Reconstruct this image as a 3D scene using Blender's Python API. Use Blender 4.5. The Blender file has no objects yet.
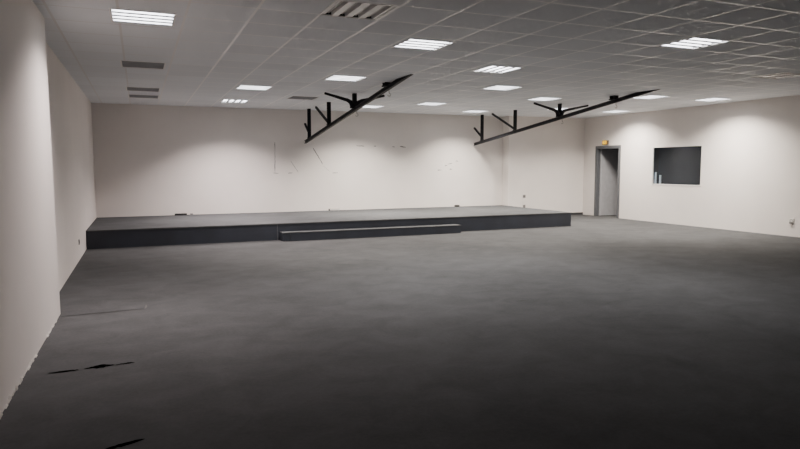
import bpy, bmesh, math, random
from mathutils import Vector, Matrix
random.seed(7)
scene = bpy.context.scene
C = scene.collection
PI = math.pi

# ------------------------------------------------------------------ sizes (metres; floor z=0, camera over the origin)
H = 2.971                      # suspended ceiling
XL, XN, XR = -0.945, -0.808, 12.76   # far left wall, nearer (thicker) left wall, right wall
YN = 7.13                      # where the left wall steps back
YB, YS = 15.924, 15.587        # back wall, back wall's thicker right section
XS = 10.02
YF = -8.0                      # wall behind the photographer
STAGE_Y, STAGE_X, STAGE_H = 12.66, 10.008, 0.345
GX, GY, G = -0.122, 0.563, 0.6 # ceiling grid


# ------------------------------------------------------------------ node materials
def mat(name):
    m = bpy.data.materials.new(name)
    m.use_nodes = True
    nt = m.node_tree
    return m, nt, nt.nodes['Principled BSDF']


def nd(nt, t, **kw):
    n = nt.nodes.new(t)
    for k, v in kw.items():
        if k in n.inputs:
            n.inputs[k].default_value = v
        else:
            setattr(n, k, v)
    return n


def simple(name, col, rough=0.6, metal=0.0, emit=0.0, ecol=None, var=0.06, nscale=9.0, bump=0.0):
    """a principled surface with a little procedural colour variation"""
    m, nt, b = mat(name)
    tc = nd(nt, 'ShaderNodeTexCoord')
    no = nd(nt, 'ShaderNodeTexNoise', Scale=nscale, Detail=4.0)
    nt.links.new(tc.outputs['Object'], no.inputs['Vector'])
    cr = nd(nt, 'ShaderNodeValToRGB')
    cr.color_ramp.elements[0].position = 0.3
    cr.color_ramp.elements[1].position = 0.7
    cr.color_ramp.elements[0].color = [c * (1 - var) for c in col] + [1]
    cr.color_ramp.elements[1].color = [min(1, c * (1 + var)) for c in col] + [1]
    nt.links.new(no.outputs['Fac'], cr.inputs['Fac'])
    nt.links.new(cr.outputs['Color'], b.inputs['Base Color'])
    b.inputs['Roughness'].default_value = rough
    b.inputs['Metallic'].default_value = metal
    if emit:
        b.inputs['Emission Color'].default_value = list(ecol or col) + [1]
        b.inputs['Emission Strength'].default_value = emit
    if bump:
        bp = nd(nt, 'ShaderNodeBump', Strength=bump, Distance=0.01)
        nt.links.new(no.outputs['Fac'], bp.inputs['Height'])
        nt.links.new(bp.outputs['Normal'], b.inputs['Normal'])
    return m


def carpet_mat(name, base):
    """worn grey needle-felt carpet: broad worn patches, brushed streaks, fine fibre grain"""
    m, nt, b = mat(name)
    L = nt.links.new
    geo = nd(nt, 'ShaderNodeNewGeometry')
    big = nd(nt, 'ShaderNodeTexNoise', Scale=0.55, Detail=5.0, Roughness=0.6)
    L(geo.outputs['Position'], big.inputs['Vector'])
    mp = nd(nt, 'ShaderNodeMapping')
    mp.inputs['Scale'].default_value = (1.6, 1.9, 1)
    mp.inputs['Rotation'].default_value = (0, 0, 0.35)
    L(geo.outputs['Position'], mp.inputs['Vector'])
    st = nd(nt, 'ShaderNodeTexNoise', Scale=1.6, Detail=6.0, Roughness=0.65, Distortion=0.6)
    L(mp.outputs['Vector'], st.inputs['Vector'])
    fine = nd(nt, 'ShaderNodeTexNoise', Scale=34.0, Detail=4.0, Roughness=0.7)
    L(geo.outputs['Position'], fine.inputs['Vector'])
    a1 = nd(nt, 'ShaderNodeMath', operation='MULTIPLY_ADD')
    a1.inputs[1].default_value = 0.45
    L(big.outputs['Fac'], a1.inputs[0])
    s2 = nd(nt, 'ShaderNodeMath', operation='MULTIPLY')
    s2.inputs[1].default_value = 0.4
    L(st.outputs['Fac'], s2.inputs[0])
    L(s2.outputs[0], a1.inputs[2])
    a2 = nd(nt, 'ShaderNodeMath', operation='MULTIPLY_ADD')
    a2.inputs[1].default_value = 0.24
    L(fine.outputs['Fac'], a2.inputs[0])
    L(a1.outputs[0], a2.inputs[2])
    cr = nd(nt, 'ShaderNodeValToRGB')
    cr.color_ramp.elements[0].position = 0.42
    cr.color_ramp.elements[1].position = 0.69
    cr.color_ramp.elements[0].color = [c * 0.78 for c in base] + [1]
    cr.color_ramp.elements[1].color = [c * 1.28 for c in base] + [1]
    L(a2.outputs[0], cr.inputs['Fac'])
    L(cr.outputs['Color'], b.inputs['Base Color'])
    b.inputs['Roughness'].default_value = 0.95
    b.inputs['Specular IOR Level'].default_value = 0.12
    bp = nd(nt, 'ShaderNodeBump', Strength=0.25, Distance=0.004)
    L(fine.outputs['Fac'], bp.inputs['Height'])
    L(bp.outputs['Normal'], b.inputs['Normal'])
    return m


def paint_mat(name, base):
    """matt wall paint with faint roller mottling and grubby patches"""
    m, nt, b = mat(name)
    L = nt.links.new
    geo = nd(nt, 'ShaderNodeNewGeometry')
    big = nd(nt, 'ShaderNodeTexNoise', Scale=0.8, Detail=6.0, Roughness=0.6)
    L(geo.outputs['Position'], big.inputs['Vector'])
    cr = nd(nt, 'ShaderNodeValToRGB')
    cr.color_ramp.elements[0].position = 0.25
    cr.color_ramp.elements[1].position = 0.7
    cr.color_ramp.elements[0].color = [c * 0.94 for c in base] + [1]
    cr.color_ramp.elements[1].color = [min(1, c * 1.03) for c in base] + [1]
    L(big.outputs['Fac'], cr.inputs['Fac'])
    L(cr.outputs['Color'], b.inputs['Base Color'])
    b.inputs['Roughness'].default_value = 0.75
    b.inputs['Specular IOR Level'].default_value = 0.25
    fine = nd(nt, 'ShaderNodeTexNoise', Scale=60.0, Detail=2.0)
    L(geo.outputs['Position'], fine.inputs['Vector'])
    bp = nd(nt, 'ShaderNodeBump', Strength=0.06, Distance=0.004)
    L(fine.outputs['Fac'], bp.inputs['Height'])
    L(bp.outputs['Normal'], b.inputs['Normal'])
    return m


def ceiling_mat():
    """600 mm mineral tiles between exposed tees, in room coordinates"""
    m, nt, b = mat('ceiling_tiles')
    L = nt.links.new
    geo = nd(nt, 'ShaderNodeNewGeometry')
    sep = nd(nt, 'ShaderNodeSeparateXYZ')
    L(geo.outputs['Position'], sep.inputs[0])
    dist = []
    cell = []
    for ax, off in ((0, GX), (1, GY)):
        s = nd(nt, 'ShaderNodeMath', operation='ADD')
        s.inputs[1].default_value = -off + 60 * G
        L(sep.outputs[ax], s.inputs[0])
        d = nd(nt, 'ShaderNodeMath', operation='DIVIDE')
        d.inputs[1].default_value = G
        L(s.outputs[0], d.inputs[0])
        fl = nd(nt, 'ShaderNodeMath', operation='FLOOR')
        L(d.outputs[0], fl.inputs[0])
        cell.append(fl)
        pp = nd(nt, 'ShaderNodeMath', operation='PINGPONG')
        pp.inputs[1].default_value = 0.5
        L(d.outputs[0], pp.inputs[0])
        lt = nd(nt, 'ShaderNodeMath', operation='LESS_THAN')
        lt.inputs[1].default_value = 0.012 / G
        L(pp.outputs[0], lt.inputs[0])
        dist.append(lt)
    mx = nd(nt, 'ShaderNodeMath', operation='MAXIMUM')
    L(dist[0].outputs[0], mx.inputs[0])
    L(dist[1].outputs[0], mx.inputs[1])
    cmb = nd(nt, 'ShaderNodeCombineXYZ')
    L(cell[0].outputs[0], cmb.inputs[0])
    L(cell[1].outputs[0], cmb.inputs[1])
    wn = nd(nt, 'ShaderNodeTexWhiteNoise', noise_dimensions='2D')
    L(cmb.outputs[0], wn.inputs['Vector'])
    cr = nd(nt, 'ShaderNodeValToRGB')
    cr.color_ramp.elements[0].color = (*[c * 0.96 for c in CEIL], 1)
    cr.color_ramp.elements[1].color = (*[c * 1.03 for c in CEIL], 1)
    L(wn.outputs['Value'], cr.inputs['Fac'])
    mix = nd(nt, 'ShaderNodeMix', data_type='RGBA')
    L(mx.outputs[0], mix.inputs[0])
    L(cr.outputs['Color'], mix.inputs[6])
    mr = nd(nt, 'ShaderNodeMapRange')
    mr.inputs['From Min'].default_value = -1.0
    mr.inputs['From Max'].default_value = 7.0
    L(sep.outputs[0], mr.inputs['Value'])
    tr = nd(nt, 'ShaderNodeValToRGB')  # tee colour by x: their reflections painted in, dimmer left, paler right
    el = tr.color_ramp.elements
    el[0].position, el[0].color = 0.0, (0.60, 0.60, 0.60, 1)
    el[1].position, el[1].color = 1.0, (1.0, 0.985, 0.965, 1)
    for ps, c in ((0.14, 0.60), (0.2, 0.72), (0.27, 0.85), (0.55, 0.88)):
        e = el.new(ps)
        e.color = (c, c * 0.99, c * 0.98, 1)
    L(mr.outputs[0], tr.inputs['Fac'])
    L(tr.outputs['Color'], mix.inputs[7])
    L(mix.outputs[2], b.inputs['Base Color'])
    rr = nd(nt, 'ShaderNodeMapRange')              # painted metal tees shine, mineral tiles do not
    rr.inputs['To Min'].default_value = 0.9
    rr.inputs['To Max'].default_value = 0.32
    L(mx.outputs[0], rr.inputs['Value'])
    L(rr.outputs[0], b.inputs['Roughness'])
    sr = nd(nt, 'ShaderNodeMapRange')
    sr.inputs['To Min'].default_value = 0.15
    sr.inputs['To Max'].default_value = 0.7
    L(mx.outputs[0], sr.inputs['Value'])
    L(sr.outputs[0], b.inputs['Specular IOR Level'])
    fine = nd(nt, 'ShaderNodeTexNoise', Scale=45.0, Detail=3.0)
    L(geo.outputs['Position'], fine.inputs['Vector'])
    bp = nd(nt, 'ShaderNodeBump', Strength=0.08, Distance=0.004)
    L(fine.outputs['Fac'], bp.inputs['Height'])
    L(bp.outputs['Normal'], b.inputs['Normal'])
    return m


CEIL = (0.755, 0.78, 0.805)
TEE = (0.88, 0.86, 0.83)
WALLC = (0.79, 0.742, 0.705)
M = {}
M['wall'] = paint_mat('wall_paint', WALLC)
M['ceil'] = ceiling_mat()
M['carpet'] = carpet_mat('grey_carpet', (0.072, 0.073, 0.075))
M['deck'] = carpet_mat('stage_carpet', (0.080, 0.083, 0.087))
M['riser'] = simple('navy_board', (0.020, 0.0235, 0.034), 0.6, var=0.2, nscale=2.5)
M['riser_edge'] = simple('board_edge', (0.10, 0.10, 0.11), 0.6)
M['skirt'] = simple('dark_skirting', (0.035, 0.035, 0.037), 0.6)
M['steel'] = simple('black_steel', (0.007, 0.007, 0.010), 0.6, 0.0, var=0.3, nscale=6)
M['steel'].node_tree.nodes['Principled BSDF'].inputs['Specular IOR Level'].default_value = 0.25
M['hook'] = simple('galvanised_hook', (0.35, 0.34, 0.32), 0.4, 0.7)
M['white_frame'] = simple('white_lamp_frame', (0.78, 0.77, 0.75), 0.45)
M['housing'] = simple('lamp_housing', (0.30, 0.30, 0.31), 0.5)
M['housing_off'] = simple('lamp_housing_unlit', (0.26, 0.26, 0.27), 0.5)
M['reflector_off'] = simple('louvre_aluminium_unlit', (0.64, 0.63, 0.62), 0.38, 0.35)
M['reflector_dark'] = simple('louvre_aluminium_grey', (0.40, 0.41, 0.43), 0.4, 0.2)
M['ridge'] = simple('louvre_ridge', (0.22, 0.23, 0.26), 0.4, 0.3)
M['reflector_on'] = simple('louvre_aluminium_lit', (0.8, 0.8, 0.8), 0.4, 0.0, 3.0, (0.95, 0.96, 1.0))  # reflector metal glows itself, tube light on it painted in as emission
M['tube_on'] = simple('fluorescent_tube_lit', (0.9, 0.9, 0.9), 0.3, 0.0, 7.0, (0.97, 0.97, 1.0))
M['tube_off'] = simple('fluorescent_tube_unlit', (0.75, 0.74, 0.72), 0.25)
M['door'] = simple('grey_door_paint', (0.42, 0.42, 0.44), 0.5)
M['door_frame'] = simple('grey_frame_paint', (0.105, 0.11, 0.12), 0.5)
M['win_frame'] = simple('white_window_frame', (0.74, 0.72, 0.69), 0.45)
M['booth'] = simple('booth_grey', (0.05, 0.075, 0.115), 0.9, nscale=1.5)
M['booth_floor'] = simple('booth_floor', (0.06, 0.06, 0.06), 0.9)
M['socket'] = simple('ivory_plastic', (0.74, 0.72, 0.68), 0.35)
M['socket_dark'] = simple('grey_plastic', (0.2, 0.195, 0.19), 0.4)
M['strip_grey'] = simple('greyed_white_plastic', (0.55, 0.54, 0.53), 0.4)
M['black'] = simple('black_plastic', (0.012, 0.012, 0.012), 0.45)
M['tear'] = simple('underlay_black', (0.002, 0.002, 0.002), 1.0)
M['tear'].node_tree.nodes['Principled BSDF'].inputs['Specular IOR Level'].default_value = 0.0
M['seam'] = simple('seam_dark', (0.012, 0.012, 0.012), 0.9)
M['scuff'] = simple('scuff_grey', (0.20, 0.19, 0.18), 0.9, var=0.3, nscale=30)
M['scuff_faint'] = simple('scuff_faint', (0.36, 0.34, 0.32), 0.9, var=0.2, nscale=30)
M['fray'] = simple('frayed_carpet', (0.085, 0.083, 0.08), 0.95)
M['filler'] = simple('white_filler', (0.82, 0.79, 0.76), 0.9)
M['plaster'] = simple('chipped_plaster', (0.62, 0.59, 0.55), 0.95, var=0.2, nscale=25)
M['exit_case'] = simple('exit_case', (0.16, 0.11, 0.05), 0.5)
M['exit_face'] = simple('exit_face_lit', (0.85, 0.45, 0.0), 0.4, 0, 0.9, (1.0, 0.58, 0.02))
M['exit_mark'] = simple('exit_mark', (0.30, 0.16, 0.02), 0.5, 0, 0.12, (0.6, 0.25, 0.02))
M['tubewhite'] = simple('white_tube', (0.85, 0.85, 0.83), 0.4)
M['strip_cover'] = simple('brown_cover', (0.33, 0.27, 0.23), 0.5)
M['metal'] = simple('brushed_metal', (0.5, 0.5, 0.5), 0.35, 0.9)


def glass_mat():
    m = bpy.data.materials.new('window_glass')
    m.use_nodes = True
    nt = m.node_tree
    nt.nodes.clear()
    out = nd(nt, 'ShaderNodeOutputMaterial')
    tr = nd(nt, 'ShaderNodeBsdfTransparent')
    tr.inputs[0].default_value = (0.80, 0.85, 0.90, 1)
    gl = nd(nt, 'ShaderNodeBsdfGlossy')
    gl.inputs['Roughness'].default_value = 0.04
    gl.inputs['Color'].default_value = (0.62, 0.68, 0.77, 1)
    lw = nd(nt, 'ShaderNodeLayerWeight')
    p5 = nd(nt, 'ShaderNodeMath', operation='POWER')
    p5.inputs[1].default_value = 5.0
    nt.links.new(lw.outputs['Facing'], p5.inputs[0])
    fr = nd(nt, 'ShaderNodeMath', operation='MULTIPLY_ADD')
    fr.inputs[1].default_value = 0.96
    fr.inputs[2].default_value = 0.04
    nt.links.new(p5.outputs[0], fr.inputs[0])
    mx = nd(nt, 'ShaderNodeMixShader')
    nt.links.new(fr.outputs[0], mx.inputs[0])
    nt.links.new(tr.outputs[0], mx.inputs[1])
    nt.links.new(gl.outputs[0], mx.inputs[2])
    nt.links.new(mx.outputs[0], out.inputs['Surface'])
    return m


M['glass'] = glass_mat()
M['lining'] = simple('dark_lining', (0.045, 0.048, 0.055), 0.7)


# ------------------------------------------------------------------ mesh helpers
class MB:
    """collects faces; build() links them as ONE mesh object"""
    def __init__(self):
        self.bm = bmesh.new()

    def poly(self, pts):
        return self.bm.faces.new([self.bm.verts.new(p) for p in pts])

    def box(self, x0, x1, y0, y1, z0, z1, rot=None):
        vs = [Vector((x, y, z)) for z in (z0, z1) for y in (y0, y1) for x in (x0, x1)]
        if rot:
            vs = [rot @ v for v in vs]
        v = [self.bm.verts.new(p) for p in vs]
        for f in ((0, 2, 3, 1), (4, 5, 7, 6), (0, 1, 5, 4), (2, 6, 7, 3), (0, 4, 6, 2), (1, 3, 7, 5)):
            self.bm.faces.new([v[i] for i in f])
        return self

    def prism(self, section, a, b, up=Vector((0, 0, 1)), ca=None, cb=None):
        """sweep a 2D section (u sideways, v up) from a to b"""
        a, b = Vector(a), Vector(b)
        d = (b - a).normalized()
        s = d.cross(up).normalized()
        w = s.cross(d).normalized()
        ra = [self.bm.verts.new(a + s * u + w * v) for u, v in section]
        rb = [self.bm.verts.new(b + s * u + w * v) for u, v in section]
        n = len(section)
        for i in range(n):
            self.bm.faces.new((ra[i], ra[(i + 1) % n], rb[(i + 1) % n], rb[i]))
        self.bm.faces.new(ra[::-1])
        self.bm.faces.new(rb)
        return self

    def tube(self, pts, r, n=10, ry=None):
        pts = [Vector(p) for p in pts]
        rs = r if isinstance(r, (list, tuple)) else [r] * len(pts)
        rings = []
        for i, p in enumerate(pts):
            d = (pts[min(i + 1, len(pts) - 1)] - pts[max(i - 1, 0)]).normalized()
            up = Vector((0, 0, 1)) if abs(d.z) < 0.95 else Vector((0, 1, 0))
            s = d.cross(up).normalized()
            w = s.cross(d).normalized()
            rings.append([self.bm.verts.new(p + s * rs[i] * math.cos(2 * PI * k / n) + w * rs[i] * math.sin(2 * PI * k / n)) for k in range(n)])
        for a, b in zip(rings, rings[1:]):
            for k in range(n):
                self.bm.faces.new((a[k], a[(k + 1) % n], b[(k + 1) % n], b[k]))
        self.bm.faces.new(rings[0][::-1])
        self.bm.faces.new(rings[-1])
        return self

    def lathe(self, prof, n=24, M4=None):
        rings = []
        for r, z in prof:
            ring = []
            for k in range(n):
                v = Vector((r * math.cos(2 * PI * k / n), r * math.sin(2 * PI * k / n), z))
                ring.append(self.bm.verts.new(M4 @ v if M4 else v))
            rings.append(ring)
        for a, b in zip(rings, rings[1:]):
            for k in range(n):
                self.bm.faces.new((a[k], a[(k + 1) % n], b[(k + 1) % n], b[k]))
        self.bm.faces.new(rings[0][::-1])
        self.bm.faces.new(rings[-1])
        return self

    def build(self, name, m, parent=None, bevel=0.0, smooth=False, fix=True):
        if fix:
            bmesh.ops.recalc_face_normals(self.bm, faces=self.bm.faces)
        me = bpy.data.meshes.new(name)
        self.bm.to_mesh(me)
        self.bm.free()
        me.materials.append(m)
        if smooth:
            for p in me.polygons:
                p.use_smooth = True
        o = bpy.data.objects.new(name, me)
        C.objects.link(o)
        if parent:
            o.parent = parent
        if bevel:
            bv = o.modifiers.new('bevel', 'BEVEL')
            bv.width = bevel
            bv.segments = 2
            bv.limit_method = 'ANGLE'
        return o


def tag(o, label=None, cat=None, group=None, kind=None):
    if label:
        o['label'] = label
    if cat:
        o['category'] = cat
    if group:
        o['group'] = group
    if kind:
        o['kind'] = kind
    return o


def thing(name, label, cat, loc=(0, 0, 0), rotz=0, group=None):
    o = bpy.data.objects.new(name, None)
    o.empty_display_size = 0.1
    C.objects.link(o)
    o.location = loc
    o.rotation_euler = (0, 0, rotz)
    return tag(o, label, cat, group)


def struct(name, mb, m, label, cat, parent=None):
    o = mb.build(name, m, parent)
    return tag(o, label, cat, None, 'structure')


def copy_tree(o, parent=None):
    c = o.copy()
    C.objects.link(c)
    if parent:
        c.parent = parent
    for ch in list(o.children):
        copy_tree(ch, c)
    return c


# ------------------------------------------------------------------ the lights: centre x, y; lit; tubes along 'x' or 'y'; power; tint
PINK = (1.0, 0.875, 0.845)
WARM = (1.0, 0.91, 0.81)
COOL = (1.0, 0.96, 0.94)
LAMPS = [
    # cx, cy, lit, axis, power, tint, label
    (0.098, 6.763, 1, 'x', 22, PINK, 'lit ceiling light with four bright tubes, nearest the left wall'),
    (1.962, 5.685, 0, 'y', 0, None, 'large unlit ceiling light with pale lamellas at the top edge of the photo'),
    (3.225, 6.955, 1, 'x', 16, COOL, 'lit ceiling light with four white stripes, right of the unlit one at the top edge'),
    (3.235, 10.04, 1, 'x', 24, WARM, 'lit white ceiling light above the left roof beam'),
    (2.03, 11.84, 1, 'x', 24, PINK, 'lit white ceiling light just above the row of four small bright patches'),
    (2.035, 14.36, 1, 'y', 44, PINK, 'lit ceiling light showing as four separate bright patches near the back wall'),
    (3.29, 13.15, 0, 'x', 0, None, 'unlit dark ceiling light left of the left roof beam, near the back wall'),
    (0.118, 9.80, 0, 'x', 0, None, 'unlit dark ceiling light, first behind the lit one by the left wall'),
    (0.135, 12.83, 0, 'x', 0, None, 'unlit dark ceiling light, middle one of the row along the left wall'),
    (0.155, 14.10, 0, 'x', 0, None, 'unlit dark ceiling light nearest the back left corner'),
    (5.095, 8.26, 1, 'y', 18, COOL, 'lit ceiling light with four slanting white stripes between the two roof beams'),
    (6.352, 10.16, 1, 'x', 24, WARM, 'lit white ceiling light just behind the one with slanting stripes'),
    (6.413, 13.33, 1, 'x', 26, WARM, 'small lit ceiling light midway between the two roof beams'),
    (8.253, 11.48, 1, 'x', 24, WARM, 'lit ceiling light just above the forked arms of the right roof beam'),
    (8.357, 14.70, 1, 'x', 40, WARM, 'small lit ceiling light above the far post of the right roof beam'),
    (10.08, 13.30, 1, 'x', 24, WARM, 'lit ceiling light partly hidden behind the forked arms of the right roof beam'),
    (5.29, 14.48, 1, 'x', 44, WARM, 'small lit ceiling light just under the left roof beam, near the back wall'),
    (11.93, 13.35, 1, 'x', 40, WARM, 'lit ceiling light near the right wall, above the grey door'),
    (10.16, 10.33, 1, 'x', 18, WARM, 'faint lit ceiling light under the near tip of the right roof beam'),
    (11.83, 10.20, 1, 'x', 46, WARM, 'lit ceiling light near the right wall, above and right of the window'),
    (6.22, 5.66, 1, 'x', 12, COOL, 'lit ceiling light with four white stripes set in the visible tile grid at right'),
    (9.73, 7.10, 0, 'x', 0, None, 'unlit ceiling light with dark stripes at the right edge of the photo'),
]
LH = 0.2975     # half of a 595 mm lamp

# ------------------------------------------------------------------ the setting
# ceiling with openings where the lamps are recessed
rects = [(cx - LH, cx + LH, cy - LH, cy + LH) for cx, cy, *_ in LAMPS]
CX0, CX1, CY0, CY1 = XL - 0.2, XR + 0.2, YF - 0.2, YB + 0.2
xs = sorted({CX0, CX1} | {v for r in rects for v in r[:2]})
ys = sorted({CY0, CY1} | {v for r in rects for v in r[2:]})
mb = MB()
grid = {}
for i, x in enumerate(xs):
    for j, y in enumerate(ys):
        grid[i, j] = mb.bm.verts.new((x, y, H))
for i in range(len(xs) - 1):
    for j in range(len(ys) - 1):
        mx_, my_ = (xs[i] + xs[i + 1]) / 2, (ys[j] + ys[j + 1]) / 2
        if any(a < mx_ < b and c < my_ < d for a, b, c, d in rects):
            continue
        mb.bm.faces.new((grid[i, j], grid[i, j + 1], grid[i + 1, j + 1], grid[i + 1, j]))
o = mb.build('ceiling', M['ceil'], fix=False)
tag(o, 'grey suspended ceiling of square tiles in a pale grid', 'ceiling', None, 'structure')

struct('floor', MB().box(XL - 0.2, XR + 0.2, YF - 0.2, YB + 0.2, -0.12, 0.0), M['carpet'],
       'worn dark grey carpeted floor of the hall', 'floor')
struct('wall_left', MB().box(XL - 0.2, XL, YN - 0.1, YB + 0.2, 0, H + 0.3), M['wall'],
       'off-white left wall, far part set back beside the stage', 'wall')
def xn(y):
    return -0.800 - (YN - y) * 0.0108      # the nearer wall runs slightly out of square


mb = MB()
va = [mb.bm.verts.new((x, y, 0)) for x, y in ((XL - 0.25, YF - 0.2), (xn(YF - 0.2), YF - 0.2), (xn(YN), YN), (XL - 0.25, YN))]
vb = [mb.bm.verts.new((v.co.x, v.co.y, H + 0.3)) for v in va]
mb.bm.faces.new(va)
mb.bm.faces.new(vb)
for k in range(4):
    mb.bm.faces.new((va[k], va[(k + 1) % 4], vb[(k + 1) % 4], vb[k]))
near = struct('wall_left_near', mb, M['wall'],
              'off-white left wall, nearer part standing proud at the left edge', 'wall')
back = struct('wall_back', MB().box(XL - 0.2, XS + 0.1, YB, YB + 0.2, 0, H + 0.3), M['wall'],
              'off-white back wall behind the stage', 'wall')
struct('wall_back_right', MB().box(XS, XR + 0.2, YS, YB + 0.2, 0, H + 0.3), M['wall'],
       'off-white back wall section right of the stage, standing proud', 'wall')
struct('wall_front', MB().box(XL - 0.2, XR + 0.2, YF - 0.2, YF, 0, H + 0.3), M['wall'],
       'off-white wall behind the photographer', 'wall')
# right wall with door opening and window opening (wall 0.19 thick)
DY0, DY1, DZ = 14.045, 15.0, 2.05
WY0, WY1, WZ0, WZ1 = 11.19, 12.79, 1.0, 2.02
T = 0.19
mb = MB()
for y0, y1, z0, z1 in ((YF - 0.2, WY0, 0, H + 0.3), (WY0, WY1, 0, WZ0), (WY0, WY1, WZ1, H + 0.3),
                       (WY1, DY0, 0, H + 0.3), (DY0, DY1, DZ, H + 0.3), (DY1, YB + 0.2, 0, H + 0.3)):
    mb.box(XR, XR + T, y0, y1, z0, z1)
struct('wall_right', mb, M['wall'], 'off-white right wall with the grey door and the dark window', 'wall')
# the rooms behind the right wall: dark booth behind the window, passage behind the door
BX = XR + T
mb = MB()
mb.box(BX, BX + 3.8, 10.3, 10.4, 0, 2.6)
mb.box(BX + 3.8, BX + 3.9, 10.3, 13.45, 0, 2.6)
mb.box(BX, BX + 3.9, 13.35, 13.45, 0, 2.6)
mb.box(BX, BX + 3.9, 10.3, 13.45, 2.6, 2.7)
struct('wall_booth', mb, M['booth'], 'dark grey walls of the small room behind the window', 'wall')
struct('floor_booth', MB().box(BX, BX + 3.9, 10.3, 13.45, -0.1, 0), M['booth_floor'], 'dark floor of the room behind the window', 'floor')
mb = MB()
mb.box(BX, BX + 1.9, 13.45, 13.55, 0, 2.6)
mb.box(BX + 1.9, BX + 2.0, 13.45, 15.9, 0, 2.6)
mb.box(BX, BX + 2.0, 15.8, 15.9, 0, 2.6)
mb.box(BX, BX + 2.0, 13.45, 15.9, 2.6, 2.7)
struct('wall_passage', mb, M['booth'], 'grey walls of the passage behind the open door', 'wall')
struct('floor_passage', MB().box(XR, BX + 2.0, 13.45, 15.9, -0.1, 0.001), M['booth_floor'], 'dark floor of the passage behind the open door', 'floor')

# skirting on the section right of the stage
struct('baseboard_back', MB().box(STAGE_X + 0.02, XR, YS - 0.015, YS, 0, 0.07), M['skirt'],
       'low dark skirting right of the stage', 'baseboard')

# door 1: frame lining the opening, leaf swung fully open into the passage
d = thing('door_1', 'grey door standing open in the right wall under a lit yellow sign', 'door', (XR, DY1, 0))
d['kind'] = 'structure'


def loc(o):
    """express a part built in room coordinates under its parent"""
    o.location = -Vector(o.parent.location)
    return o


mb = MB()
for y0, y1, z0, z1 in ((DY1, DY1 + 0.055, 0, DZ + 0.055), (DY0 - 0.055, DY0, 0, DZ + 0.055), (DY0, DY1, DZ, DZ + 0.055)):
    mb.box(XR - 0.015, XR + 0.0, y0, y1, z0, z1)              # architrave
for y0, y1, z0, z1 in ((DY1 - 0.035, DY1, 0, DZ), (DY0, DY0 + 0.035, 0, DZ), (DY0 + 0.035, DY1 - 0.035, DZ - 0.035, DZ)):
    mb.box(XR - 0.015, XR + 0.10, y0, y1, z0, z1)             # lining
fr = loc(mb.build('door_frame', M['door_frame'], d, bevel=0.004))
leaf = loc(MB().box(XR + 0.095, XR + 0.965, DY1 - 0.085, DY1 - 0.045, 0.01, DZ - 0.04).build('door_leaf', M['door'], d, bevel=0.003))
for z in (0.28, 1.05, 1.80):
    hg = MB().tube([(XR + 0.092, DY1 - 0.05, z), (XR + 0.092, DY1 - 0.05, z + 0.1)], 0.009)
    h = hg.build('hinge', M['metal'], leaf)
mb = MB()
mb.tube([(XR + 0.90, DY1 - 0.085, 1.03), (XR + 0.90, DY1 - 0.135, 1.03), (XR + 0.79, DY1 - 0.14, 1.03)], 0.009)
mb.box(XR + 0.88, XR + 0.92, DY1 - 0.092, DY1 - 0.085, 0.93, 1.11)
mb.build('door_handle', M['metal'], leaf)

# window 1: white frame, one pane
w = thing('window_1', 'dark fixed window with thin white frame in the right wall', 'window', (XR, (WY0 + WY1) / 2, WZ0))
w['kind'] = 'structure'
mb = MB()
f = 0.028
for y0, y1, z0, z1 in ((WY0, WY0 + f, WZ0, WZ1), (WY1 - f, WY1, WZ0, WZ1), (WY0 + f, WY1 - f, WZ0, WZ0 + f), (WY0 + f, WY1 - f, WZ1 - f, WZ1)):
    mb.box(XR - 0.008, XR + 0.032, y0, y1, z0, z1)
loc(mb.build('window_frame', M['win_frame'], w, bevel=0.003))
mb = MB()
for y0, y1, z0, z1 in ((WY0 + 0.001, WY0 + f, WZ0 + 0.001, WZ1 - 0.001), (WY1 - f, WY1 - 0.001, WZ0 + 0.001, WZ1 - 0.001), (WY0 + f, WY1 - f, WZ0 + 0.001, WZ0 + f), (WY0 + f, WY1 - f, WZ1 - f, WZ1 - 0.001)):
    mb.box(XR + 0.032, XR + T + 0.001, y0, y1, z0, z1)
loc(mb.build('window_lining', M['lining'], w))
loc(MB().box(XR + 0.02, XR + 0.026, WY0 + f, WY1 - f, WZ0 + f, WZ1 - f).build('window_pane', M['glass'], w))

# two slim white tubes standing on the sill behind the glass
for k, (px, py, hh, r, lab) in enumerate(((XR + 0.06, 12.715, 0.31, 0.026, 'taller slim white tube standing behind the window glass, at its left edge'),
                                          (XR + 0.06, 12.555, 0.235, 0.026, 'shorter slim white tube behind the window glass, right of the taller one'))):
    t = thing('white_tube', lab, 'tube', (px, py, WZ0 + f), 0, 'white tubes behind the window')
    MB().lathe([(r * 0.96, 0), (r, 0.004), (r, hh - 0.03), (r * 0.94, hh - 0.028)], 18).build('tube_body', M['tubewhite'], t, smooth=False)
    MB().lathe([(r * 0.94, hh - 0.028), (r * 1.04, hh - 0.027), (r * 1.04, hh - 0.004), (r * 0.9, hh)], 18).build('tube_cap', M['tubewhite'], t)

# ------------------------------------------------------------------ marks on the back wall
def mark(name, x0, z0, x1, z1, wd, m):
    """ragged thin scar on the back wall between two points"""
    a, b = Vector((x0, 0, z0)), Vector((x1, 0, z1))
    d = b - a
    n = Vector((-d.z, 0, d.x)).normalized()
    N = max(3, int(d.length / 0.06))
    up, dn = [], []
    for i in range(N + 1):
        t = i / N
        k = wd * (0.35 + 0.65 * random.random()) * (0.5 if i in (0, N) else 1)
        c = a + d * t + n * random.uniform(-0.2, 0.2) * wd
        up.append(c + n * k / 2)
        dn.append(c - n * k / 2)
    mb = MB()
    y = YB - 0.0015
    for i in range(N):
        mb.poly([(p.x, y, p.z) for p in (dn[i], dn[i + 1], up[i + 1], up[i])])
    return mb.build(name, m, back, fix=False)


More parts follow.
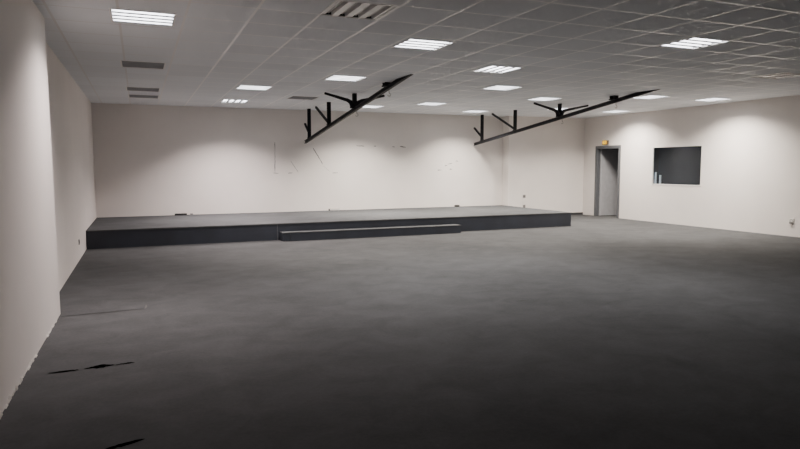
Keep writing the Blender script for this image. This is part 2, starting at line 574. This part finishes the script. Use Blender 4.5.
mark('scratch', 3.235, 2.14, 3.22, 1.345, 0.022, M['scuff'])
mark('scuff', 3.17, 1.35, 3.32, 1.345, 0.025, M['scuff_faint'])
mark('scratch', 3.63, 1.66, 3.83, 1.36, 0.022, M['scuff_faint'])
mark('scuff', 3.56, 1.345, 3.68, 1.35, 0.03, M['scuff'])
mark('scratch', 4.23, 2.0, 4.48, 1.58, 0.03, M['scuff'])
mark('scratch', 4.50, 1.53, 4.68, 1.38, 0.015, M['scuff_faint'])
mark('scuff', 4.75, 1.34, 4.90, 1.345, 0.03, M['scuff'])
mark('scuff', 5.43, 2.065, 5.65, 2.06, 0.03, M['scuff'])
mark('scuff', 5.93, 2.065, 5.99, 2.06, 0.035, M['scuff'])
mark('scuff', 6.47, 2.05, 6.55, 2.05, 0.03, M['scuff_faint'])
mark('scuff', 6.70, 2.06, 6.88, 2.04, 0.035, M['scuff'])
for x0, z0, x1, z1 in ((8.44, 1.67, 8.53, 1.66), (8.20, 1.57, 8.33, 1.60), (8.10, 1.52, 8.17, 1.54), (7.86, 1.41, 7.99, 1.40), (8.25, 1.43, 8.32, 1.42)):
    mark('chip', x0, z0, x1, z1, 0.032, M['scuff'])
for x0, z0, x1, z1 in ((8.05, 1.66, 8.07, 1.35), (8.12, 1.45, 8.22, 1.36), (8.3, 1.7, 8.38, 1.64), (8.22, 1.48, 8.3, 1.5)):
    mark('filler_patch', x0, z0, x1, z1, 0.03, M['filler'])

# chipped plaster along the foot of the near left wall
for i in range(16):
    y0 = 4.25 + i * 0.13 + random.uniform(-0.04, 0.04) + (0.5 if i > 10 else 0)
    ln, hh = random.uniform(0.04, 0.12), random.uniform(0.008, 0.034)
    mb = MB()
    pts = [(y0, 0.001), (y0 + ln, 0.001), (y0 + ln * 0.8, hh * 0.7), (y0 + ln * 0.45, hh), (y0 + ln * 0.15, hh * 0.5)]
    x = xn(y0) + random.uniform(0.004, 0.012)
    fa = [mb.bm.verts.new((x, p[0], p[1])) for p in pts]
    fb = [mb.bm.verts.new((xn(p[0]) - 0.001, p[0] - 0.004, p[1] + 0.004)) for p in pts]
    mb.bm.faces.new(fa)
    for k in range(5):
        mb.bm.faces.new((fa[k], fb[k], fb[(k + 1) % 5], fa[(k + 1) % 5]))
    mb.build('plaster_chip', M['plaster'], near)

# ------------------------------------------------------------------ stage and step
st = thing('stage', 'long low stage with grey carpet top and dark navy front along the back wall', 'stage', ((XL + STAGE_X) / 2, 14.3, 0))
PX = 2.585      # joint between the two front boards
mb = MB()
mb.box(XL + 0.004, STAGE_X, STAGE_Y - 0.012, YS, STAGE_H - 0.02, STAGE_H)
mb.box(XL + 0.004, STAGE_X, YS, YB - 0.004, STAGE_H - 0.02, STAGE_H)
loc(mb.build('deck', M['deck'], st))
loc(MB().box(XL + 0.004, PX - 0.006, STAGE_Y, STAGE_Y + 0.025, 0.0, STAGE_H - 0.02).build('front_panel', M['riser'], st))
loc(MB().box(PX + 0.006, STAGE_X, STAGE_Y + 0.004, STAGE_Y + 0.029, 0.0, STAGE_H - 0.02).build('front_panel', M['riser'], st))
loc(MB().box(PX - 0.006, PX + 0.006, STAGE_Y - 0.003, STAGE_Y + 0.03, 0.0, STAGE_H - 0.02).build('joint_strip', M['riser_edge'], st))
loc(MB().box(STAGE_X - 0.025, STAGE_X, STAGE_Y + 0.03, YS, 0.0, STAGE_H - 0.02).build('side_panel', M['riser'], st))
SX0, SX1, SY0, SY1, SZ = 2.63, 6.70, 12.365, STAGE_Y - 0.015, 0.180
sp = thing('step', 'long low black step with grey carpet tread against the stage front', 'step', ((SX0 + SX1) / 2, 12.5, 0))
loc(MB().box(SX0, SX1, SY0 - 0.008, SY1, SZ - 0.015, SZ).build('tread', M['deck'], sp))
loc(MB().box(SX0 + 0.16, SX1, SY0, SY0 + 0.02, 0, SZ - 0.015).build('riser', M['riser'], sp))
mb = MB()
for k in range(3):
    mb.box(SX0 + 0.005 + k * 0.052, SX0 + 0.052 + k * 0.052, SY0 + 0.002, SY0 + 0.02, 0, SZ - 0.015)
loc(mb.build('end_slats', M['riser'], sp))
for x in (SX0, SX1 - 0.02):
    loc(MB().box(x, x + 0.02, SY0 + 0.02, SY1, 0, SZ - 0.015).build('end_panel', M['riser'], sp))

# ------------------------------------------------------------------ things on the stage and on the walls
def power_strip(x0, x1, y, label, body, name='power_strip', ends=None):
    t = thing(name, label, 'power strip', ((x0 + x1) / 2, y, STAGE_H))
    hw = (x1 - x0) / 2
    MB().box(-hw, hw, -0.03, 0.03, 0, 0.042).build('strip_body', M[body], t, bevel=0.006)
    for k in range(4):
        cx = -hw + (k + 0.75) * (2 * hw) / 4.5
        Mx = Matrix.Translation((cx, 0, 0.042))
        s = MB().lathe([(0.021, -0.001), (0.021, 0.003), (0.016, 0.0035), (0.015, 0.001)], 16, Mx)
        s.build('outlet', M['socket_dark'], t)
    return t


power_strip(0.76, 1.04, YB - 0.07, 'black power strip on the stage at the foot of the back wall, left end', 'black')
t = thing('plug', 'small black plug lying on the stage just right of the black power strip', 'plug', (1.15, YB - 0.06, STAGE_H))
MB().box(-0.035, 0.03, -0.022, 0.022, 0, 0.036).build('plug_body', M['socket_dark'], t, bevel=0.006)
for s in (-0.009, 0.009):
    MB().tube([(0.03, s, 0.018), (0.05, s, 0.018)], 0.0024, 8).build('pin', M['metal'], t)
p2 = power_strip(4.64, 4.92, YB - 0.06, 'white power strip with a dark left end at the foot of the back wall, mid-stage', 'strip_grey')
MB().box(-0.13, 0.135, -0.024, 0.024, 0.041, 0.047).build('cover', M['strip_cover'], p2, bevel=0.002)
MB().box(-0.165, -0.139, -0.026, 0.026, 0.0, 0.05).build('end_cap', M['black'], p2, bevel=0.004)
t = thing('junction_box', 'small black box on the stage at the foot of the back wall, right part', 'box', (8.47, YB - 0.05, STAGE_H))
MB().box(-0.07, 0.07, -0.035, 0.035, 0, 0.045).build('box_body', M['black'], t, bevel=0.006)
MB().box(-0.055, 0.055, -0.025, 0.025, 0.045, 0.052).build('lid', M['socket_dark'], t, bevel=0.002)


def wall_socket(label, pos, normal, dark, r=0.04):
    """round-face wall socket; normal points into the room"""
    t = thing('wall_socket', label, 'socket', pos)
    q = Vector(normal).to_track_quat('Z', 'Y').to_matrix().to_4x4()
    mb = MB()
    for v in [0]:
        mb.box(-r, r, -r, r, 0, 0.012, rot=q.to_3x3())
    mb.build('face_plate', M['socket_dark' if dark else 'socket'], t, bevel=0.005)
    MB().lathe([(r * 0.62, 0.011), (r * 0.62, 0.0145), (r * 0.5, 0.0145), (r * 0.46, 0.010)], 20, q).build('outlet', M['black' if dark else 'socket_dark'], t)
    return t


wall_socket('small grey wall socket, upper one right of the stage edge on the back wall', (10.58, YS, 0.615), (0, -1, 0), True, 0.045)
wall_socket('small dark wall socket just above the stage edge, below the grey one', (10.583, YS, 0.315), (0, -1, 0), True, 0.042)
wall_socket('small grey wall socket low on the left wall just in front of the stage', (XL, 11.24, 0.295), (1, 0, 0), True, 0.045)
t = wall_socket('white wall socket low on the right wall at the right edge of the photo', (XR, 8.85, 0.335), (-1, 0, 0), False, 0.05)
q = Vector((-1, 0, 0)).to_track_quat('Z', 'Y').to_matrix().to_3x3()
MB().box(-0.035, 0.035, -0.062, -0.02, 0.012, 0.03, rot=q).build('flap', M['socket_dark'], t, bevel=0.003)

# lit exit sign over the door
t = thing('exit_sign', 'small lit yellow sign box on the right wall above the grey door', 'sign', (XR, 14.61, 2.20))
MB().box(-0.05, 0, -0.115, 0.115, -0.062, 0.062).build('sign_case', M['exit_case'], t, bevel=0.006)
MB().box(-0.056, -0.049, -0.066, 0.092, -0.050, 0.050).build('sign_face', M['exit_face'], t, bevel=0.002)
mb = MB()
mb.box(-0.058, -0.0555, 0.0, 0.018, -0.012, 0.040)
mb.box(-0.058, -0.0555, -0.05, -0.02, -0.036, -0.006)
mb.build('sign_mark', M['exit_mark'], t)

# ------------------------------------------------------------------ tears and seams in the carpet
def tear(label, pts, m, name='carpet_tear', cat='carpet tear'):
    """pts: (x, y, width) along the slit"""
    mb = MB()
    N = len(pts)
    top = [(x, y + w * 0.55, 0.0025) for x, y, w in pts]
    bot = [(x, y - w * 0.45, 0.0025) for x, y, w in pts]
    for i in range(N - 1):
        mb.poly([bot[i], bot[i + 1], top[i + 1], top[i]])
    o = mb.build(name, m, fix=False)
    return tag(o, label, cat, 'tears in the carpet')


def slit(x0, x1, y0, y1, wmax, n=14, peak=0.5, lo=0.15):
    out = []
    for i in range(n + 1):
        t = i / n
        s = max(0.0, 1 - abs(t - peak) / (peak if t < peak else 1 - peak))
        out.append((x0 + (x1 - x0) * t, y0 + (y1 - y0) * t + random.uniform(-0.006, 0.006), wmax * (lo + (1 - lo) * s ** 1.3) * random.uniform(0.8, 1.1) if 0 < i < n else 0.002))
    return out


tear('black tear in the carpet near the left wall, left of the widest one', slit(-0.672, -0.465, 5.058, 5.06, 0.042, lo=0.4), M['tear'])
tear('widest black tear in the carpet near the left wall', slit(-0.435, -0.225, 5.07, 5.088, 0.105, peak=0.55), M['tear'])
tear('thin black tear in the carpet, right of the widest one', slit(-0.225, -0.085, 5.075, 5.09, 0.034, lo=0.35, peak=0.7), M['tear'])
tear('black tear in the carpet at the bottom edge of the photo', slit(-0.26, -0.025, 3.52, 3.60, 0.055, lo=0.35, peak=0.6), M['tear'])
tear('thin dark seam in the carpet from the step in the left wall', slit(-0.80, 0.0, 6.985, 7.03, 0.036, n=30, lo=0.7), M['seam'], 'carpet_seam', 'carpet seam')
tear('short scuffed slit in the carpet at the end of the thin seam', [(0.0, 7.03, 0.02), (0.012, 7.12, 0.16), (0.022, 7.14, 0.15), (0.028, 7.12, 0.02)], M['fray'], 'carpet_seam', 'carpet seam')
tear('short dark nick in the middle of the carpet, in front of the step', slit(3.83, 3.98, 5.76, 5.75, 0.03), M['seam'])

# ------------------------------------------------------------------ roof beams: rafters dropping below the ceiling towards the back wall
def rafter(name, x_near, x_far, label, vl, vr, pw, dy):
    y_near, y_far = 9.18, YB - 0.003
    t = thing(name, label, 'roof beam', (x_near, y_near, H))
    slope = (H - 2.11) / (15.92 - 9.18)           # underside falls this much per metre

    def zb(y):
        return H - (y - y_near) * slope           # underside

    def bx(y):
        return x_near + (x_far - x_near) * (y - y_near) / (y_far - y_near)

    hh, fw, ft, wt = 0.075, 0.027, 0.008, 0.004   # I section: depth, half flange, flange, half web
    sec = [(-fw, 0), (fw, 0), (fw, ft), (wt, ft), (wt, hh - ft), (fw, hh - ft), (fw, hh), (-fw, hh), (-fw, hh - ft), (-wt, hh - ft), (-wt, ft), (-fw, ft)]
    mb = MB()
    ring = []
    yc = y_near + hh / slope                       # where the top flange slips through the ceiling
    for y in (y_near, yc, y_far):
        ring.append([mb.bm.verts.new((bx(y) + u, y, min(zb(y) + v, H - 0.0005))) for u, v in sec])
    n = len(sec)
    for a, b in zip(ring, ring[1:]):
        for i in range(n):
            mb.bm.faces.new((a[i], a[(i + 1) % n], b[(i + 1) % n], b[i]))
    mb.bm.faces.new(ring[-1])
    loc(mb.build('rafter', M['steel'], t))
    top = H - 0.001
    yv = 12.12 - dy
    for y, hw in ((15.50, pw), (13.90 - dy, pw), (yv, pw), (10.38 - dy, 0.062)):
        z0 = zb(y) + hh - 0.004
        x = bx(y)
        mb = MB()
        mb.box(x - hw, x + hw, y - hw, y - hw + 0.010, z0, top)      # H-section stub post
        mb.box(x - hw, x + hw, y + hw - 0.010, y + hw, z0, top)
        mb.box(x - 0.006, x + 0.006, y - hw, y + hw, z0, top)
        loc(mb.build('post', M['steel'], t))
        loc(MB().box(x - hw - 0.008, x + hw + 0.008, y - hw - 0.02, y + hw + 0.02, z0 - 0.002, z0 + 0.016).build('foot_plate', M['steel'], t))
    fl = [(-0.022, -0.022), (0.022, -0.022), (0.022, 0.022), (-0.022, 0.022)]
    # knee brace out to the back wall, knee brace up to the ceiling
    loc(MB().prism(fl, (bx(15.5), 15.49, zb(15.5) + 0.17), (bx(y_far), YB - 0.002, 2.62)).build('brace', M['steel'], t))
    loc(MB().prism(fl, (bx(13.9), 13.89 - dy, zb(13.9 - dy) + 0.10), (bx(14.9), 14.98 - dy, H - 0.02)).build('brace', M['steel'], t))
    # forked arms, curving out of a gusset and up to the ceiling
    y = yv
    x0 = bx(y)
    zj = zb(y) + hh
    for s, ex in ((-1, vl), (1, vr)):
        pts = [(x0 + s * 0.045, y, zj - 0.01), (x0 + s * 0.05, y, zj + 0.06), (x0 + s * 0.085, y, zj + 0.11), (x0 + s * 0.15, y, zj + 0.145)]
        e = Vector((x0 + s * ex, y, H - 0.02))
        pts += [Vector(pts[-1]).lerp(e, 0.5), e]
        loc(MB().tube(pts, [0.058, 0.052, 0.044, 0.035, 0.027, 0.024], 10).build('forked_arm', M['steel'], t, smooth=True))
    g = MB()
    pr = [(-0.09, 0.0), (0.09, 0.0), (0.11, 0.08), (0.18, 0.16), (0.05, 0.13), (-0.05, 0.13), (-0.18, 0.16), (-0.11, 0.08)]
    a = [g.bm.verts.new((x0 + u, y - 0.006, zj + v)) for u, v in pr]
    b = [g.bm.verts.new((x0 + u, y + 0.006, zj + v)) for u, v in pr]
    g.bm.faces.new(a)
    g.bm.faces.new(b[::-1])
    for i in range(8):
        g.bm.faces.new((a[i], b[i], b[(i + 1) % 8], a[(i + 1) % 8]))
    loc(g.build('gusset', M['steel'], t))
    # hanging hooks under the beam
    for y in (yv - 0.07, 10.34 - dy):
        z = zb(y)
        x = bx(y) + 0.02
        pts = [(x, y, z + 0.004), (x, y, z - 0.05)]
        for k in range(9):
            a_ = PI / 2 - k * PI * 1.35 / 8
            pts.append((x + 0.028 * math.cos(a_), y, z - 0.08 + 0.028 * math.sin(a_)))
        loc(MB().tube(pts, 0.006, 8).build('hook', M['hook'], t, smooth=True))
    return t


rafter('roof_beam', 4.08, 4.025, 'black steel roof beam slanting down to the back wall, left of the two', 0.62, 0.64, 0.038, 0.13)
rafter('roof_beam', 9.28, 9.05, 'black steel roof beam slanting down to the back wall, right of the two', 0.72, 0.82, 0.034, 0.0)

# ------------------------------------------------------------------ recessed ceiling lights
def lamp_proto(kind):
    """frame, recess, four tubes between louvre ridges with cross blades; kind: 'on', 'off' or 'dark'"""
    t = thing('ceiling_light', 'ceiling light', 'ceiling light')
    on = kind == 'on'
    a, b = LH, LH - 0.02
    mb = MB()
    for x0, x1, y0, y1 in ((-a, a, -a, -b), (-a, a, b, a), (-a, -b, -b, b), (b, a, -b, b)):
        mb.box(x0, x1, y0, y1, -0.004, 0.006)
    mb.build('frame', M['white_frame'], t)
    mb = MB()
    z1 = 0.06
    mb.poly([(-b, -b, z1), (b, -b, z1), (b, b, z1), (-b, b, z1)])
    for p, q in (((-b, -b), (b, -b)), ((b, -b), (b, b)), ((b, b), (-b, b)), ((-b, b), (-b, -b))):
        mb.poly([(*p, 0.006), (*q, 0.006), (*q, z1), (*p, z1)])
    mb.build('housing', M['housing' if on else ('black' if kind == 'off' else 'housing_off')], t, fix=False)
    pitch = 2 * b / 4
    # ridges between the tubes
    mb = MB()
    for k in range(5):
        y = -b + k * pitch
        w0, w1 = (0.024, 0.028) if on else ((0.034, 0.040) if kind == 'off' else (0.012, 0.02))
        rh = 0.02 if on else 0.04
        sec = [(-w0, 0.0), (w0, 0.0), (w1, rh), (-w1, rh)]
        lo = max(-b, y - w0)
        if k == 0:
            sec = [(0, 0), (w0, 0), (w1, rh), (0, rh)]
        if k == 4:
            sec = [(-w0, 0), (0, 0), (0, rh), (-w1, rh)]
        if on:                                     # keep only the lower edge; the flanks belong to the reflector
            sec = [(sec[0][0], 0), (sec[1][0], 0), (sec[1][0], 0.004), (sec[0][0], 0.004)]
        va = [mb.bm.verts.new((-b, y + u, v)) for u, v in sec]
        vb = [mb.bm.verts.new((b, y + u, v)) for u, v in sec]
        for i in range(4):
            mb.bm.faces.new((va[i], va[(i + 1) % 4], vb[(i + 1) % 4], vb[i]))
        mb.bm.faces.new(va)
        mb.bm.faces.new(vb[::-1])
    mb.build('ridges', M['ridge' if on else ('reflector_off' if kind == 'off' else 'reflector_dark')], t)
    mb = MB()
    for k in range(4):
        y = -b + (k + 0.5) * pitch
        # parabolic trough behind the tube
        for (u0, v0), (u1, v1) in zip(((-0.05, 0.034), (-0.03, 0.046), (0.0, 0.05), (0.03, 0.046)), ((-0.03, 0.046), (0.0, 0.05), (0.03, 0.046), (0.05, 0.034))):
            mb.poly([(-b + 0.002, y + u0, v0), (b - 0.002, y + u0, v0), (b - 0.002, y + u1, v1), (-b + 0.002, y + u1, v1)])
    if on:
        for k in range(5):
            y = -b + k * pitch
            for sgn in (-1, 1):
                if (k == 0 and sgn < 0) or (k == 4 and sgn > 0):
                    continue
                p = [(y + sgn * 0.024, 0.0045), (y + sgn * 0.03, 0.034)]
                mb.poly([(-b + 0.002, p[0][0], p[0][1]), (b - 0.002, p[0][0], p[0][1]), (b - 0.002, p[1][0], p[1][1]), (-b + 0.002, p[1][0], p[1][1])])
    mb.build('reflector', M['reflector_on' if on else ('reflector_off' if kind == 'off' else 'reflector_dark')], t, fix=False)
    for k in range(4):
        y = -b + (k + 0.5) * pitch
        MB().tube([(-b + 0.02, y, 0.026), (b - 0.02, y, 0.026)], 0.013, 10).build('tube', M['tube_on' if on else 'tube_off'], t, smooth=True)
    return t


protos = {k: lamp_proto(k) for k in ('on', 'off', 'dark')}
first = {k: True for k in protos}
LP = 2.8
for i, (cx, cy, lit, ax, pw, tint, label) in enumerate(LAMPS):
    kind = 'on' if lit else ('off' if i in (1, 21) else 'dark')
    if first[kind]:
        o = protos[kind]
        first[kind] = False
    else:
        o = copy_tree(protos[kind])
    o.location = (cx, cy, H)
    o.rotation_euler = (0, 0, PI / 2 if ax == 'y' else 0)
    tag(o, label, 'ceiling light', 'recessed ceiling lights')
    if lit:
        ld = bpy.data.lights.new('lamp_glow', 'AREA')
        ld.shape = 'SQUARE'
        ld.size = 0.54
        ld.energy = pw * LP
        ld.color = tint
        ld.spread = math.radians({0: 134, 5: 122, 14: 122, 16: 122}.get(i, 136))
        lo = bpy.data.objects.new('lamp_glow', ld)
        lo.location = (cx, cy, H - 0.006)
        C.objects.link(lo)

# ------------------------------------------------------------------ world: closed room, no daylight
wd = bpy.data.worlds.new('night')
wd.use_nodes = True
wd.node_tree.nodes['Background'].inputs[0].default_value = (0.01, 0.01, 0.012, 1)
wd.node_tree.nodes['Background'].inputs[1].default_value = 0.2
scene.world = wd

# ------------------------------------------------------------------ camera
cam = bpy.data.cameras.new('camera')
cam.sensor_width = 36
cam.sensor_fit = 'HORIZONTAL'
cam.lens = 618.43 / 800 * 36
cam.clip_start = 0.05
co = bpy.data.objects.new('camera', cam)
C.objects.link(co)
yaw, pitch, roll = 0.3981, 0.0930, -0.0026
cy_, sy_, cp_, sp_ = math.cos(yaw), math.sin(yaw), math.cos(pitch), math.sin(pitch)
fwd = Vector((sy_ * cp_, cy_ * cp_, -sp_))
rt = Vector((cy_, -sy_, 0))
up = rt.cross(fwd)
r2 = rt * math.cos(roll) + up * math.sin(roll)
u2 = r2.cross(fwd)
m4 = Matrix((r2, u2, -fwd)).transposed().to_4x4()
m4.translation = (0, 0, 1.5)
co.matrix_world = m4
scene.camera = co

scene.view_settings.view_transform = 'AgX'
scene.view_settings.look = 'None'
scene.view_settings.exposure = 0.12
